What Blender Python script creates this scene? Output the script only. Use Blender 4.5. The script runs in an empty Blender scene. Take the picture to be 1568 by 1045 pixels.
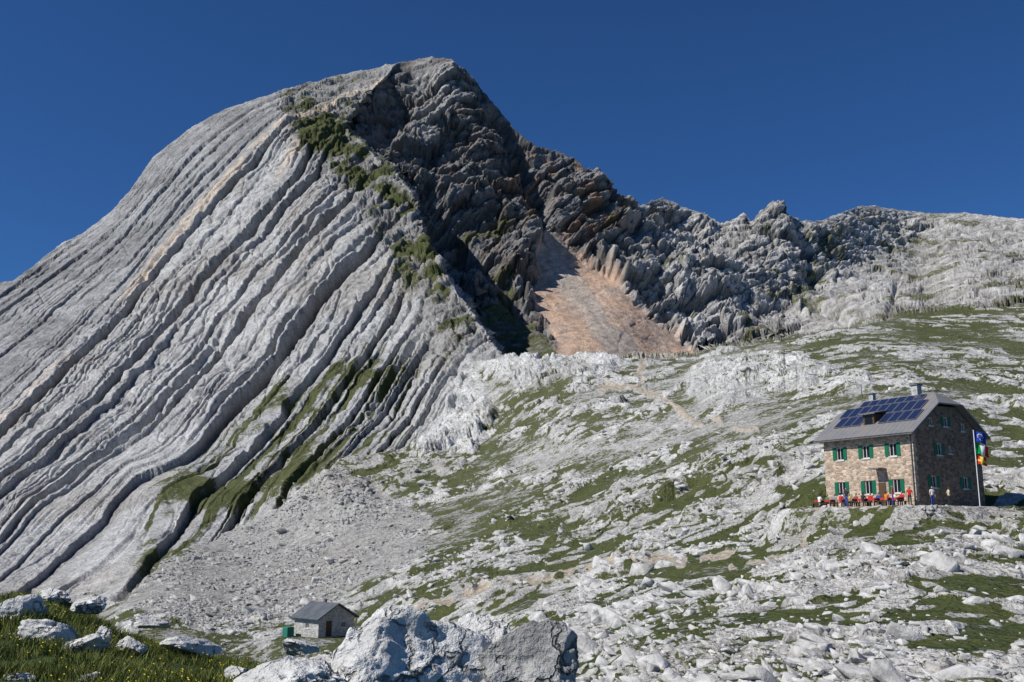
import bpy, bmesh, math, time
import numpy as np
from mathutils import Vector, Matrix
T0=time.time()
rng=np.random.default_rng(7)
F=1568*35/36.0; PITCH=math.radians(11.0); CP,SP=math.cos(PITCH),math.sin(PITCH)
SUN=np.array([-0.65,-0.28,0.71]); SUN/=np.linalg.norm(SUN)

def W(px,py,D):
    px=np.asarray(px,float);py=np.asarray(py,float);D=np.asarray(D,float)
    cx=(px-784)/F; cy=(522.5-py)/F
    return np.stack([D*cx, D*(CP-cy*SP), D*(SP+cy*CP)],-1)

# ---------------- noise -----------------
perm=rng.permutation(256); perm=np.concatenate([perm,perm,perm]).astype(np.int32)
grads=rng.normal(size=(256,3)); grads/=np.linalg.norm(grads,axis=1)[:,None]; grads=(grads*1.5).astype(np.float32)
def pn(P):
    sh=P.shape[:-1]; P=P.reshape(-1,3)
    Pi=np.floor(P).astype(np.int64); f=(P-Pi).astype(np.float32); Pi=(Pi&255).astype(np.int32)
    w=f*f*f*(f*(f*6-15)+10)
    out=np.zeros(len(P),np.float32)
    for dx in (0,1):
        wx=w[:,0] if dx else 1-w[:,0]
        hx=perm[(Pi[:,0]+dx)&255]
        for dy in (0,1):
            wy=w[:,1] if dy else 1-w[:,1]
            hy=perm[(hx+Pi[:,1]+dy)&255]
            for dz in (0,1):
                wz=w[:,2] if dz else 1-w[:,2]
                g=grads[perm[(hy+Pi[:,2]+dz)&255]]
                out+=wx*wy*wz*(g[:,0]*(f[:,0]-dx)+g[:,1]*(f[:,1]-dy)+g[:,2]*(f[:,2]-dz))
    return out.reshape(sh)
def fbm(P,o=3,lac=2.03,gain=.5):
    s=0;a=1;
    for i in range(o):
        s=s+a*pn(P*(lac**i)+17.3*i); a*=gain
    return s
def ridged(P,o=3,gain=.5):
    s=0;a=1
    for i in range(o):
        s=s+a*(1-2*np.abs(pn(P*(2.07**i)+31.7*i))); a*=gain
    return s
hashf=rng.random((256,6)).astype(np.float32)
def worley(P,dim=2):
    P=P.reshape(-1,dim); Pi=np.floor(P).astype(np.int64); f=(P-Pi).astype(np.float32); Pi=(Pi&255).astype(np.int32)
    n=len(P); d1=np.full(n,9.,np.float32); d2=np.full(n,9.,np.float32); bh=np.zeros(n,np.int32); off=np.zeros((n,dim),np.float32)
    import itertools
    for o in itertools.product((-1,0,1),repeat=dim):
        h=perm[(Pi[:,0]+o[0])&255]
        h=perm[(h+Pi[:,1]+o[1])&255]
        if dim==3: h=perm[(h+Pi[:,2]+o[2])&255]
        jt=hashf[h][:,:dim]
        dd=f-(np.array(o,np.float32)+jt); d=(dd**2).sum(1)
        m=d<d1
        d2=np.where(m,d1,np.minimum(d2,d)); d1=np.where(m,d,d1); bh=np.where(m,h,bh); off[m]=dd[m]
    return hashf[perm[bh+77]],off,np.sqrt(d2)-np.sqrt(d1)
def sstep(a,b,x):
    t=np.clip((x-a)/(b-a),0,1); return t*t*(3-2*t)

def tps(pts,vals,X,Y,smooth=1e-4):
    pts=np.array(pts,float)/1000; n=len(pts)
    def U(r2): return 0.5*r2*np.log(r2+1e-12)
    d=((pts[:,None]-pts[None])**2).sum(-1)
    A=np.zeros((n+3,n+3)); A[:n,:n]=U(d)+smooth*np.eye(n)
    A[:n,n]=1;A[:n,n+1:]=pts;A[n,:n]=1;A[n+1:,:n]=pts.T
    c=np.linalg.solve(A,np.concatenate([vals,[0,0,0]]))
    x=X/1000;y=Y/1000
    out=c[n]+c[n+1]*x+c[n+2]*y
    for i in range(n):
        out=out+c[i]*U((x-pts[i,0])**2+(y-pts[i,1])**2)
    return out
gx=np.linspace(-240,1860,301); gy=np.linspace(20,1160,164)
GX,GY=np.meshgrid(gx,gy)
def bil(G,X,Y):
    fx=np.clip((X-gx[0])/(gx[1]-gx[0]),0,len(gx)-1.001); fy=np.clip((Y-gy[0])/(gy[1]-gy[0]),0,len(gy)-1.001)
    ix=fx.astype(int);iy=fy.astype(int);fx=fx-ix;fy=fy-iy
    return (G[iy,ix]*(1-fx)+G[iy,ix+1]*fx)*(1-fy)+(G[iy+1,ix]*(1-fx)+G[iy+1,ix+1]*fx)*fy
def sdpoly(poly,X,Y):
    p=np.array(poly,float); n=len(p)
    d=np.full(X.shape,1e18); ins=np.zeros(X.shape,bool)
    for i in range(n):
        a=p[i];b=p[(i+1)%n];ab=b-a
        t=np.clip(((X-a[0])*ab[0]+(Y-a[1])*ab[1])/(ab@ab),0,1)
        d=np.minimum(d,(X-a[0]-t*ab[0])**2+(Y-a[1]-t*ab[1])**2)
        if a[1]!=b[1]:
            c=((a[1]>Y)!=(b[1]>Y))&(X<(b[0]-a[0])*(Y-a[1])/(b[1]-a[1])+a[0])
            ins^=c
    d=np.sqrt(d); return np.where(ins,-d,d)
def sdline(line,X,Y):
    p=np.array(line,float); d=np.full(X.shape,1e18)
    for i in range(len(p)-1):
        a=p[i];b=p[i+1];ab=b-a
        t=np.clip(((X-a[0])*ab[0]+(Y-a[1])*ab[1])/(ab@ab),0,1)
        d=np.minimum(d,(X-a[0]-t*ab[0])**2+(Y-a[1]-t*ab[1])**2)
    return np.sqrt(d)

# ---------------- depth design ----------------
front=[(-200,1120,84),(400,1120,80),(800,1120,48),(1000,1120,27),(1200,1120,21),(1800,1120,19),(500,1030,108),(800,1040,68),
(1000,1040,38),(1300,1040,29),(1600,1040,26),(-200,960,150),(200,965,140),(500,978,128),(500,930,165),(800,960,90),(1000,960,60),(1300,960,46),(1568,960,42),(1800,960,40),
(10,900,230),(150,920,205),(300,880,215),(600,880,170),(900,880,118),(1200,880,76),(1450,870,62),(1568,870,62),(1800,880,62),
(360,800,300),(600,800,240),(900,800,175),(1150,800,120),(1290,800,92),(1400,792,88),(1568,792,88),(1800,790,90),
(1270,760,104),(1500,715,128),(1650,700,135),(1568,600,205),(1400,600,195),(1250,700,140),(1800,600,230),
(500,740,300),(620,700,330),(900,700,240),(1100,700,185),(700,620,390),(900,600,320),(1100,600,265),
(780,552,405),(900,550,390),(1060,547,370),(1200,520,365),(1300,500,380),(1420,480,440),(1568,470,450),(1800,470,470),
(-200,700,420),(0,800,300),(0,640,430),(0,440,680),(-200,520,640),(200,600,460),(100,400,730),(200,300,800),(300,195,880),(430,140,910),(530,108,950),(620,92,960),(690,98,960),
(400,400,650),(250,420,680),(300,700,360),(400,600,450),(500,500,520),(500,300,720),(600,500,520),(650,600,410),(700,520,455),(600,400,600),(560,250,770),(640,300,690),(740,500,465),
(900,380,620),(1200,400,600),(1000,450,500),(1450,400,700),(1568,340,900),(1300,330,800),(900,250,800)]
back=[(430,140,910),(530,108,950),(620,92,960),(690,98,950),(470,180,880),(560,250,835),(640,300,830),(700,200,890),(600,170,905),(750,300,850),(680,380,800),(740,470,730),
(820,420,800),(800,540,650),(720,600,560),(900,400,850),(900,300,900),(860,235,940),(1000,545,690),(950,450,790),(1000,308,1010),(1060,480,820),(1100,400,930),(1130,515,790),(1100,345,1040),(1180,315,1080),(1190,420,930),(1250,400,1000),(1250,500,780),
(1320,316,1350),(1568,335,1350),(1800,350,1350),(1450,400,1100),(1568,400,1050),(1300,450,880),(1420,470,640),(1568,462,520),(1800,462,500),(1420,480,450),(1568,470,450),(1800,470,470),(900,600,500),(1100,600,600),(790,190,935)]
Lf=tps([p[:2] for p in front],np.log([p[2] for p in front]),GX,GY)
Lb=tps([p[:2] for p in back],np.log([p[2] for p in back]),GX,GY)
backpoly=[(640,60),(600,110),(560,150),(530,190),(575,235),(610,268),(640,300),(655,372),(690,425),(722,470),(745,508),(775,551),(862,549),(960,551),(1060,545),(1100,531),(1200,517),(1280,505),(1340,495),(1420,480),(1568,470),(1900,470),(1900,20),(640,20)]
lines=[(-3,[(430,120),(300,178),(170,318),(80,375),(0,430),(-160,520)]),
(0,[(430,185),(380,240),(300,325),(240,395),(215,432),(130,520),(50,600),(0,650),(-160,810)]),
(1.5,[(-160,890),(0,745),(100,660),(200,560),(320,430),(390,358),(470,262),(505,215)]),
(2.7,[(0,830),(100,740),(200,665),(300,560),(370,470),(450,370),(530,290),(570,250)]),
(4,[(20,900),(100,820),(200,720),(340,600),(430,490),(520,390),(610,305)]),
(5,[(170,910),(230,850),(340,720),(420,640),(500,530),(580,430),(640,350)]),
(6.2,[(380,800),(410,755),(470,690),(550,590),(610,500),(665,410)]),
(7.4,[(520,735),(560,680),(630,590),(705,480)]),(8.4,[(620,690),(680,600),(755,520)])]
lp=[];lv=[]
for v,l in lines:
    for q in l: lp.append(q);lv.append(v)
Sg=tps(lp,np.array(lv,float),GX,GY,8e-4)

sky=np.array([(-200,540),(-160,520),(0,433),(20,430),(60,400),(95,372),(125,358),(170,325),(200,290),(235,240),(300,190),(350,165),(400,149),(430,139),(470,128),(520,115),(580,102),(630,92),(662,87),(690,93),(712,112),(740,142),(770,173),(790,200),(820,222),(850,230),(880,243),(910,270),(940,295),(980,315),(1000,307),(1020,304),(1050,318),(1080,328),(1105,343),(1125,335),(1138,326),(1150,339),(1165,324),(1178,311),(1192,307),(1203,324),(1225,340),(1260,338),(1290,325),(1320,315),(1350,318),(1400,325),(1440,328),(1480,326),(1568,336),(1730,350),(1800,350)],float)
NC=1460; NR=860
cols=np.linspace(-160,1730,NC)
skyy=np.interp(cols,sky[:,0],sky[:,1])
c3=np.stack([cols/14,cols*0,cols*0+3.3],-1)
skyy=skyy-fbm(c3,4,2.1,.6)*np.interp(cols,[0,430,700,760,1220,1300,1730],[1.2,1.5,2,4,4,1.5,1.5])
v=np.linspace(0,1,NR)[:,None]
PX=np.broadcast_to(cols,(NR,NC)).copy(); PY=1112+(skyy[None]-1112)*v
J=np.stack([PX/40,PY/40,PX*0],-1); j1=fbm(J,4)*9; j2=fbm(J+50,4)*9
JX=PX+j1;JY=PY+j2
sb=sdpoly(backpoly,PX+j1*.6,PY+j2*.35)
mb=sstep(2.0,-2.0,sb)
LD=bil(Lf,PX,PY)*(1-mb)+bil(Lb,PX,PY)*mb
D=np.exp(LD); base=W(PX,PY,D); S=bil(Sg,PX,PY)
du=np.gradient(base,axis=1); dv=np.gradient(base,axis=0)
Nn=np.cross(du,dv); Nn/=np.linalg.norm(Nn,axis=-1)[...,None]
flip=(Nn*base).sum(-1)>0; Nn[flip]*=-1
Nn=Nn+np.array([0,-.0,.25]); Nn/=np.linalg.norm(Nn,axis=-1)[...,None]
sp0=np.linalg.norm(dv,axis=-1); spc=np.minimum(sp0,D*.02)
gq=(D/F)/sp0; gamp=.25+.75*sstep(.03,.28,gq)
def fl(lam): return sstep(1.6,4.5,lam/spc)
print('base',time.time()-T0)

# region masks
slabpoly=[(-300,560),(-100,430),(200,200),(430,100),(560,100),(620,95),(560,150),(530,190),(640,300),(700,430),(775,551),(720,560),(690,620),(640,690),(520,712),(440,760),(370,800),(270,850),(190,915),(60,912),(-300,930)]
mslab=sstep(6,-6,sdpoly(slabpoly,JX,JY))*(1-mb)
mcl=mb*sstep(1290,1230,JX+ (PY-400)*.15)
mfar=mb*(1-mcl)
mmid=np.clip(1-mslab-mb,0,1)
pink=sstep(5,-5,sdpoly([(836,352),(854,350),(876,388),(930,425),(975,468),(1015,505),(1078,548),(862,556),(846,520),(808,445)],JX,JY))
gully=sstep(6,-6,sdpoly([(725,470),(770,470),(830,510),(880,560),(780,560),(745,508)],JX,JY))*mb
grey=sstep(14,-14,sdpoly([(190,925),(270,850),(370,800),(440,760),(520,725),(600,760),(660,800),(640,850),(560,900),(480,940),(300,960)],JX,JY))*mmid
ridgeg=sstep(14,-20,sdpoly([(400,130),(470,120),(600,95),(560,150),(530,190),(640,300),(665,380),(740,520),(700,530),(620,430),(560,330),(470,230),(430,180)],JX,JY))
rlimb=sstep(30,-35,sdpoly([(455,225),(540,330),(590,400),(625,470),(660,560),(700,560),(780,560),(700,430),(640,300),(530,190),(440,170)],JX,JY))
ribgrass=sstep(25,-30,sdpoly([(560,520),(640,540),(640,700),(520,720),(370,810),(190,915),(220,800),(290,680),(430,580)],JX,JY))
white1=sstep(8,-8,sdpoly([(655,525),(690,560),(735,585),(760,640),(730,700),(650,700),(606,690),(612,620),(650,580)],JX,JY))
white2=np.maximum(sstep(10,-10,sdpoly([(1030,590),(1080,550),(1180,540),(1330,580),(1340,600),(1200,600),(1100,625)],JX,JY)),sstep(8,-8,sdpoly([(740,560),(830,545),(960,545),(930,575),(800,600)],JX,JY)))
white3=sstep(10,-10,sdpoly([(500,730),(560,745),(570,810),(510,810)],JX,JY))
lowslab=sstep(15,-15,sdpoly([(-50,800),(120,730),(250,640),(330,640),(290,720),(190,860),(60,905),(-50,910)],JX,JY))
path=np.minimum.reduce([sdline([(590,945),(680,925),(740,905),(860,885),(930,865),(1090,855),(1120,845)],JX,JY+0),
   sdline([(1120,870),(1190,860),(1225,850),(1235,815),(1262,795)],JX,JY), sdline([(905,600),(950,590),(1000,605),(1060,640),(1160,655)],JX,JY), sdline([(960,545),(985,560),(975,580),(1000,605)],JX,JY)])
pw=np.interp(PY,[600,700,950],[2,3,5])*(1+.8*pn(np.stack([PX/60,PY/60,PX*0+9],-1)))
path=sstep(pw+4,pw-2,path)*mmid*sstep(-.35,.0,pn(np.stack([PX/25,PY/25,PX*0+4],-1)))
print('masks',time.time()-T0)

P=base
n400=fbm(P/260,3); n60=fbm(P/60+5,3); n20=fbm(P/20+9,3); n6=fbm(P/6.5+3,3); n2=fbm(P/2.1+1,2); n07=pn(P/.6+7)
f20,f6,f2,f07=fl(12),fl(4.5),fl(1.6),fl(.6)
# ---- slab strata
def saw(t,d=.14):
    f=t-np.floor(t); return np.where(f<1-d,f/(1-d),(1-f)/d)
def notch(t,d=.2):
    f=t-np.floor(t)
    return .35*f+np.where(f>1-d,-sstep(1-d,1-d*.65,f)*(1-sstep(1-d*.35,1,f))*1.1-.35*sstep(1-d,1-d*.65,f),0)
Sw=S+.22*pn(np.stack([S*2.2,S*0,S*0],-1))+.05*n60+.018*n20+.010*n6
def along(k,l,o): return pn(np.stack([S*k,P[...,0]/l,P[...,2]/l+o],-1))
a1=np.clip(.15+1.3*along(1.3,120,0),.0,1.3)
a2=np.clip(-.10+1.9*along(3,80,7),.0,1.3)
a3=np.clip(.05+1.8*along(7,60,3),.0,1.4)
rough=sstep(-.15,.12,S)
scaleD=np.clip(D/480,.42,1.3)
v1=notch(Sw*1.45,.20);v2=notch(Sw*3.7+.1*n60,.24);v3=notch(Sw*9+.3*n60,.32)
lowr=1-.5*lowslab
joint=np.abs(pn(np.stack([P[...,0]/26,P[...,2]/26,S*1.5],-1)))
joint2=np.abs(pn(np.stack([P[...,0]/11+4,P[...,2]/11,S*2.5],-1)))
rl=1-.55*rlimb
hs=scaleD*(rough*rl*(5.0*a1*v1+3.2*a2*v2*lowr)+rough*rl*1.2*v3*lowr*a3+(1-rough)*(.9*a2*v2+1.0*a3*v3+.35*n20*f20+.45*n6*f6+.2*n2*f2-.7*sstep(.05,0,joint))+rough*lowr*(.7*n20*f20-1.6*sstep(.08,0,joint)-.9*sstep(.10,0,joint2)+.7*n6*f6+.35*n2*f2)+1.8*n60*rough+.12*n6*f6)
grv_shade=np.zeros_like(D)
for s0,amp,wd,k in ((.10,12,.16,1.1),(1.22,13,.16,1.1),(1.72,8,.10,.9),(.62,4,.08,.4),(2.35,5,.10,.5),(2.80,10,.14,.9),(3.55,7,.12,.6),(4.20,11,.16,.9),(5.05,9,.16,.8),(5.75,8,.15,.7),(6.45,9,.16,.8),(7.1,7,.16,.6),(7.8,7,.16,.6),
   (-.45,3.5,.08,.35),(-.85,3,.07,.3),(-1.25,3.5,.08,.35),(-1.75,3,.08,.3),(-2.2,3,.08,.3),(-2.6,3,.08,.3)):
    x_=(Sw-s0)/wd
    g_=sstep(-.14,.02,x_)*np.exp(-np.clip(x_,0,9)**1.5)*np.clip(k+1.3*along(1,150,s0*9),.0,1.15); grv_shade=np.maximum(grv_shade,g_*min(1,amp/6))
    hs=hs-scaleD*rl*amp*g_*lowr
# ---- broken blocks used on ridge limb, cliffs, far slopes
ndip=np.array([-.50,.12,.84]); ndip/=np.linalg.norm(ndip)
e1=np.array([.84,.1,.5]); e1-=ndip*(e1@ndip); e1/=np.linalg.norm(e1); e2=np.cross(ndip,e1)
B3=np.stack([e1,e2,ndip],1)
mk=(mb>0.01)|(rlimb*mslab>.02)|(ridgeg*mslab>.02)
Pc=P[mk]; Qc=Pc@B3
wv=np.stack([n60[mk],n20[mk],n60[mk]*.5],-1)
def blocks(Q,sx,sy,sz,seed,warp):
    h,off,e=worley(Q/np.array([sx,sy,sz])+seed+warp*.15,3)
    return (h[:,0]-.5)+1.1*((h[:,1]-.5)*off[:,0]+(h[:,2]-.5)*off[:,1]+(h[:,3]-.5)*off[:,2]),e
b1,e1_=blocks(Qc,70,70,30,3.3,wv); b2,e2_=blocks(Qc,26,26,10,7.7,wv); b3,e3_=blocks(Qc,10,10,4.0,1.1,wv); b4,e4_=blocks(Qc,4,4,1.8,5.1,wv)
rg=ridged(Pc/190+4,3,.4)
f6c=f6[mk]; f20c=f20[mk]
sw1=saw(Qc[:,2]/19+.5*n60[mk],.3)
hc0=17*(rg-.8)+15*b1+10*b2+4.2*b3*f20c+1.8*b4*f6c-4.0*sstep(.10,0,e1_)-3.4*sstep(.10,0,e2_)-1.2*sstep(.12,0,e3_)+.5*n6[mk]*f6c+2.5*sw1
hc=np.zeros_like(D); hc[mk]=hc0
bb2=np.zeros_like(D); bb2[mk]=b2; bb3=np.zeros_like(D); bb3[mk]=b3
ee2=np.ones_like(D); ee2[mk]=np.minimum(e2_,e1_*1.5)
brk=np.zeros_like(D); brk[mk]=3.5*b2+2.6*b3*f20c+1.2*b4*f6c-1.4*sstep(.1,0,e2_)
hs=hs+scaleD*brk*np.clip(rlimb+.9*ridgeg,0,1)
bowl=np.exp(-(sdline([(650,108),(610,165),(590,210)],JX,JY)/24)**2)
g2_=np.exp(-(sdline([(770,178),(800,250),(832,330),(842,385)],JX,JY)/13)**2)
g3_=np.exp(-(sdline([(655,300),(720,400),(790,470)],JX,JY)/13)**2)
g4_=np.exp(-(sdline([(1050,335),(1075,370),(1120,390)],JX,JY)/9)**2)+np.exp(-(sdline([(1205,330),(1240,400),(1270,490)],JX,JY)/9)**2)
bt=np.exp(-(sdline([(690,130),(700,190),(740,240)],JX,JY)/34)**2)+.8*np.exp(-(sdline([(860,300),(930,330),(1040,430),(1110,490)],JX,JY)/26)**2)+.6*np.exp(-(sdline([(1180,320),(1215,400),(1240,480)],JX,JY)/20)**2)
hc=(hc-20*bowl-19*g2_-17*g3_+13*bt-9*g4_)*(1-.30*sstep(1060,1150,JX))
tap=sstep(0,1,(PY-skyy[None])/np.interp(PX,[450,520,700,780,2000],[26,60,60,26,26])); hc*=(.2+.8*tap)
hc=hc*(1-.95*pink)*(1-.8*gully)+pink*(.5*n6*f6)
lfar=np.zeros_like(D); lfar[mk]=saw(Qc[:,2]/11+.9*n60[mk]+.3*n20[mk],.35)
hf=np.zeros_like(D); hf[mk]=9*(rg-.8)+7*b1+5.0*b2+2.6*b3*f20c+1.2*b4*f6c+2.4*sw1-2.4*sstep(.10,0,e2_)
hf=hf+3.2*lfar
ledge=np.exp(-(sdline([(1170,455),(1215,462),(1290,490)],JX,JY)/7)**2)+np.exp(-(sdline([(1375,440),(1352,500)],JX,JY)/6)**2)+np.exp(-(sdline([(1400,475),(1480,455)],JX,JY)/5)**2)+.7*np.exp(-(sdline([(1290,360),(1350,385),(1420,380)],JX,JY)/4)**2)+.7*np.exp(-(sdline([(1440,345),(1500,360),(1568,395)],JX,JY)/4)**2)
hf=hf-8*ledge; hc=hc-6*ledge
hf*=.3+.7*tap
print('cliff',time.time()-T0)
# ---- mid: limestone blocks in turf
ca,sa=math.cos(.5),math.sin(.5)
QX=(P[...,0]*ca+P[...,1]*sa); QY=(-P[...,0]*sa+P[...,1]*ca)*1.0
mm=mmid>0.01
def mblock(scale,asp,seed,wamp,dens,hgt,flt,ee=.12):
    Q=np.stack([(QX[mm]+P[...,2][mm]*.3)/(scale*asp)+seed+wamp*n6[mm]*.6,(QY[mm]-P[...,2][mm]*.3)/scale+seed*2+wamp*n2[mm]*.3+.2*n20[mm]],-1)
    h,off,e=worley(Q,2)
    pres=sstep(-.05,.05,dens[mm]-h[:,0])
    ed=sstep(0.0,ee,e)
    hh=pres*ed*((.35+.9*h[:,1])+ 1.2*((h[:,2]-.5)*off[:,0]+(.35+.5*h[:,3])*off[:,1]))*hgt
    R=np.zeros_like(D); M=np.zeros_like(D)
    R[mm]=np.maximum(hh,0)*flt[mm]; M[mm]=pres*ed*flt[mm]; return R,M
bare=np.clip(white1*.45+white2*.25+white3*.4,0,1)
patchg=sstep(60,-60,sdpoly([(900,740),(1180,620),(1260,650),(1250,780),(1000,830),(760,820)],JX,JY))
nearf=sstep(120,60,D)
dn=.36+.60*n60+.62*n20+bare-.12*patchg+.08*sstep(760,600,PY)-.03*nearf
R0,M0=mblock(16,1.5,3.1,.22,dn-.12,1.2,fl(16))
R1,M1=mblock(6.5,1.6,9.7,.25,dn-.05,.85,fl(6.5))
R2,M2=mblock(2.6,1.5,4.4,.3,dn-.05,.55,fl(2.6))
R3,M3=mblock(1.1,1.4,14.4,.3,dn-.08,.28,fl(1.1))
lim=np.clip(D/110,.3,1); nf_=1-.4*nearf
outs=np.clip(np.maximum.reduce([M0*sstep(60,130,D)*sstep(-.35,.15,n6+.3*n2)*.95,M1*.98*sstep(-.5,-.1,n2+.3*n6),M2,M3*.9]),0,1)
crk=sstep(.10,.0,np.abs(n2))*.5+sstep(.07,.0,np.abs(n6))
hm=1.6*n60*np.clip(D/250,.1,1)+.7*n20*np.clip(D/150,.15,1)+R0*lim*sstep(60,130,D)+(R1*lim+R2*nf_+R3)+.10*n6*f6+.05*n2*f2
hm=hm+outs*(.16*n6*f6+.10*n2*f2-.35*crk*f2)
whites=np.maximum(np.maximum(white1,white2*.8),white3)
wj=np.abs(n20)
hm=hm+whites*(1.0*(wj>.0)+1.3*R1+1.2*R0-1.8*sstep(.07,0,wj)-1.0*sstep(.12,0,np.abs(n6))+.9*np.abs(n20))
hm=hm*(1-.8*path)*(1-.55*grey)+grey*(.30*n2*f2+.25*n6*f6)
disp=Nn*(((hs*mslab+hc*mcl)*gamp+hf*mfar*np.maximum(gamp,.6)))[...,None]
up=Nn*.6+np.array([0,0,.4])
disp=disp+up*(hm*mmid*gamp)[...,None]
edge=sstep(0,6,PY-skyy[None])
Vt=base+disp*((.25+.75*edge))[...,None]

# --- flatten around huts
Cn=W(1405,775,92.0); A1=math.radians(32); HW,HL=10.5,10.5
gdir=np.array([math.cos(A1),math.sin(A1)]); ldir=np.array([-math.sin(A1),math.cos(A1)])
Z0=Cn[2]
Cs=W(487,977,128.0); A2=math.radians(48); SW,SL=5.9,5.2
g2=np.array([math.cos(A2),math.sin(A2)]); l2=np.array([-math.sin(A2),math.cos(A2)])
def flat(Vt,C,g,l,w_,l_,m0,m1,ox=0):
    rel=Vt[...,:2]-C[:2]; a=rel@g; b=rel@l
    dx=np.maximum(np.maximum(-ox-a,a-w_),0); dy=np.maximum(np.maximum(-b,b-l_),0)
    d=np.hypot(dx,dy); w=sstep(m1,m0,d)
    return w
wf=flat(Vt,Cn,gdir,ldir,HW,HL,3.0,6.0,ox=1.5)
Vt[...,2]=Vt[...,2]*(1-wf)+(Z0-.05+.05*n07)*wf
ws=flat(Vt,Cs,g2,l2,SW,SL,2.5,9.0)
Vt[...,2]=Vt[...,2]*(1-ws)+(Cs[2]-.05+.05*n07)*ws
print('disp',time.time()-T0)

# ---- colours / grass attribute
def C(r,g,b): return np.array([r,g,b])
def mix(a,b,t): return a*(1-t[...,None])+b*t[...,None]
ones=np.ones(S.shape+(1,))
n5=n20*.5+n6*.5
rock=ones*C(.54,.53,.505)*(1+.36*n5+.22*n2)[...,None]
lay=pn(np.stack([S*4.5,P[...,0]/400,P[...,2]/400],-1)); lay2=pn(np.stack([S*18,P[...,0]/260,P[...,2]/260],-1))
sl=ones*C(.46,.457,.445)*(1+.24*n6+.16*n2+.10*lay+.06*lay2+.18*n20)[...,None]
sl=mix(sl,ones*C(.33,.33,.325)*(1+.20*n6+.14*n2+.16*lay+.20*lay2+.25*n60+.22*n20)[...,None],sstep(.0,-.3,S))
sl=mix(sl,ones*C(.50,.50,.49)*(1+.06*lay2+.15*n20)[...,None],lowslab*.85)
sl=mix(sl,ones*C(.29,.28,.265)*(1+.3*n6+.3*bb2)[...,None],np.clip(rlimb*.45+ridgeg*.7,0,.9))
tan=np.exp(-np.abs((Sw+.06)/.11)**3)*sstep(170,215,PX)*sstep(-.35,.0,.25+n60)+ .9*np.exp(-((S-1.02)/.11)**2)*sstep(405,440,PX)*sstep(500,470,PX)+.5*np.exp(-np.abs((Sw+.04)/.10)**3)*sstep(230,150,PX)*sstep(.0,.3,n60)
tan=np.clip(tan,0,1)*(.75+.5*n6)
tan=np.clip(tan,0,1)
sl=mix(sl,ones*C(.70,.575,.44),tan)
sl=mix(sl,ones*C(.33,.28,.22),np.clip((n60+.0)*.6,0,.3)*rough)
sl=mix(sl,ones*C(.14,.13,.12),np.clip(grv_shade,0,1)*.75)  # groove shade painted into the slab colour
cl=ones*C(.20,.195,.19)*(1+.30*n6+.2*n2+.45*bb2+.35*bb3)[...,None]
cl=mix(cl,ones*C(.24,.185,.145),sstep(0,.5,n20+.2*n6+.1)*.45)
orange=sstep(30,-20,sdpoly([(800,240),(880,260),(960,350),(1010,400),(900,390),(830,390),(780,300)],JX,JY))*sstep(.05,.5,n20+.3*n6)
orange2=sstep(25,-10,sdpoly([(990,305),(1060,320),(1050,360),(1010,350)],JX,JY))*.5
cl=mix(cl,ones*C(.36,.20,.12),np.clip(orange+orange2,0,1)*.65)
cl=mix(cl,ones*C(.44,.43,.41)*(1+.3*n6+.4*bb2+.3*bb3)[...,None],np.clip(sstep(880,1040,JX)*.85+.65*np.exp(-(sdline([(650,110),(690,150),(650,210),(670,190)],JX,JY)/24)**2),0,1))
strk=pn(np.stack([(PX*.83-PY*.55)/7,PX*0,(PX*.55+PY*.83)/120],-1))
cl=mix(cl,ones*C(.54,.375,.27)*(1+.25*n6+.25*strk)[...,None],pink*np.clip(.8+.4*n20,0,1))
cdd=(JX-836)-(JY-388)*.78
cl=mix(cl,ones*C(.43,.385,.335)*(1+.25*n6+.2*strk)[...,None],pink*sstep(-40,-10,cdd)*sstep(42,10,cdd+18*strk)*.8)
cl=mix(cl,ones*C(.07,.065,.06),sstep(.10,.02,ee2)*.55*(1-pink))  # block edges darkened: crevice shade put into the cliff colour
fr=ones*C(.44,.43,.41)*(1+.3*n6+.25*n20+.35*bb2+.3*bb3)[...,None]
fr=mix(fr,ones*C(.32,.28,.23),sstep(.0,.5,n60)*.35)
fr=mix(fr,ones*C(.10,.095,.085),np.clip(sstep(.10,.02,ee2)*.5+.5*sstep(.25,.05,lfar)*sstep(-.1,.3,n20),0,.8))  # crevices and ledge feet darkened in colour to deepen their shade
md=mix(rock,ones*C(.64,.64,.62)*(1+.25*n6+.2*n20)[...,None],whites*.75)
md=mix(md,ones*C(.37,.36,.34)*(1+.25*n2+.25*n07)[...,None],grey*.8)
md=mix(md,ones*C(.46,.39,.30),path)
md=mix(md,ones*C(.35,.31,.24),sstep(.1,.6,n60)*.25)
md=mix(md,ones*C(.11,.105,.09),np.clip(crk,0,1)*.5*(1-path))  # shade in the cracks painted as dark colour for contrast
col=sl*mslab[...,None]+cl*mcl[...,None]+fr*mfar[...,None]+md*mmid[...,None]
col=np.clip(col,.03,.8)
grs=mslab*np.clip(ribgrass*(.60-.8*v2-.5*v1+.50*n20+.45*n60)+ridgeg*(.22+.5*n20+.4*n60+.3*n6)+rlimb*(.24+.4*n20+.3*n60)+.30*rough*sstep(.1,.6,n60+.3*n20)*sstep(.2,-.1,v2),0,1)
grc=mcl*np.clip(gully*(.6+.4*n6)+sstep(.0,.5,n60*.6+n20*.5)*sstep(180,360,PY)*.60,0,1)*(1-pink)
grf=mfar*sstep(-.15,.4,n60*.6+n20*.4+n6*.3+.02)*.62
grm=mmid*(.84-.70*outs+.45*n60+.30*n20+.06*patchg-.12*sstep(150,350,D))*(1-path)*np.clip(1-.6*grey,0,1)*(1-.45*whites)
grass=np.clip(grs+grc+grf+grm,0,1)
grass=grass*(1-wf*.45)
farblend=sstep(40,260,D)

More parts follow.
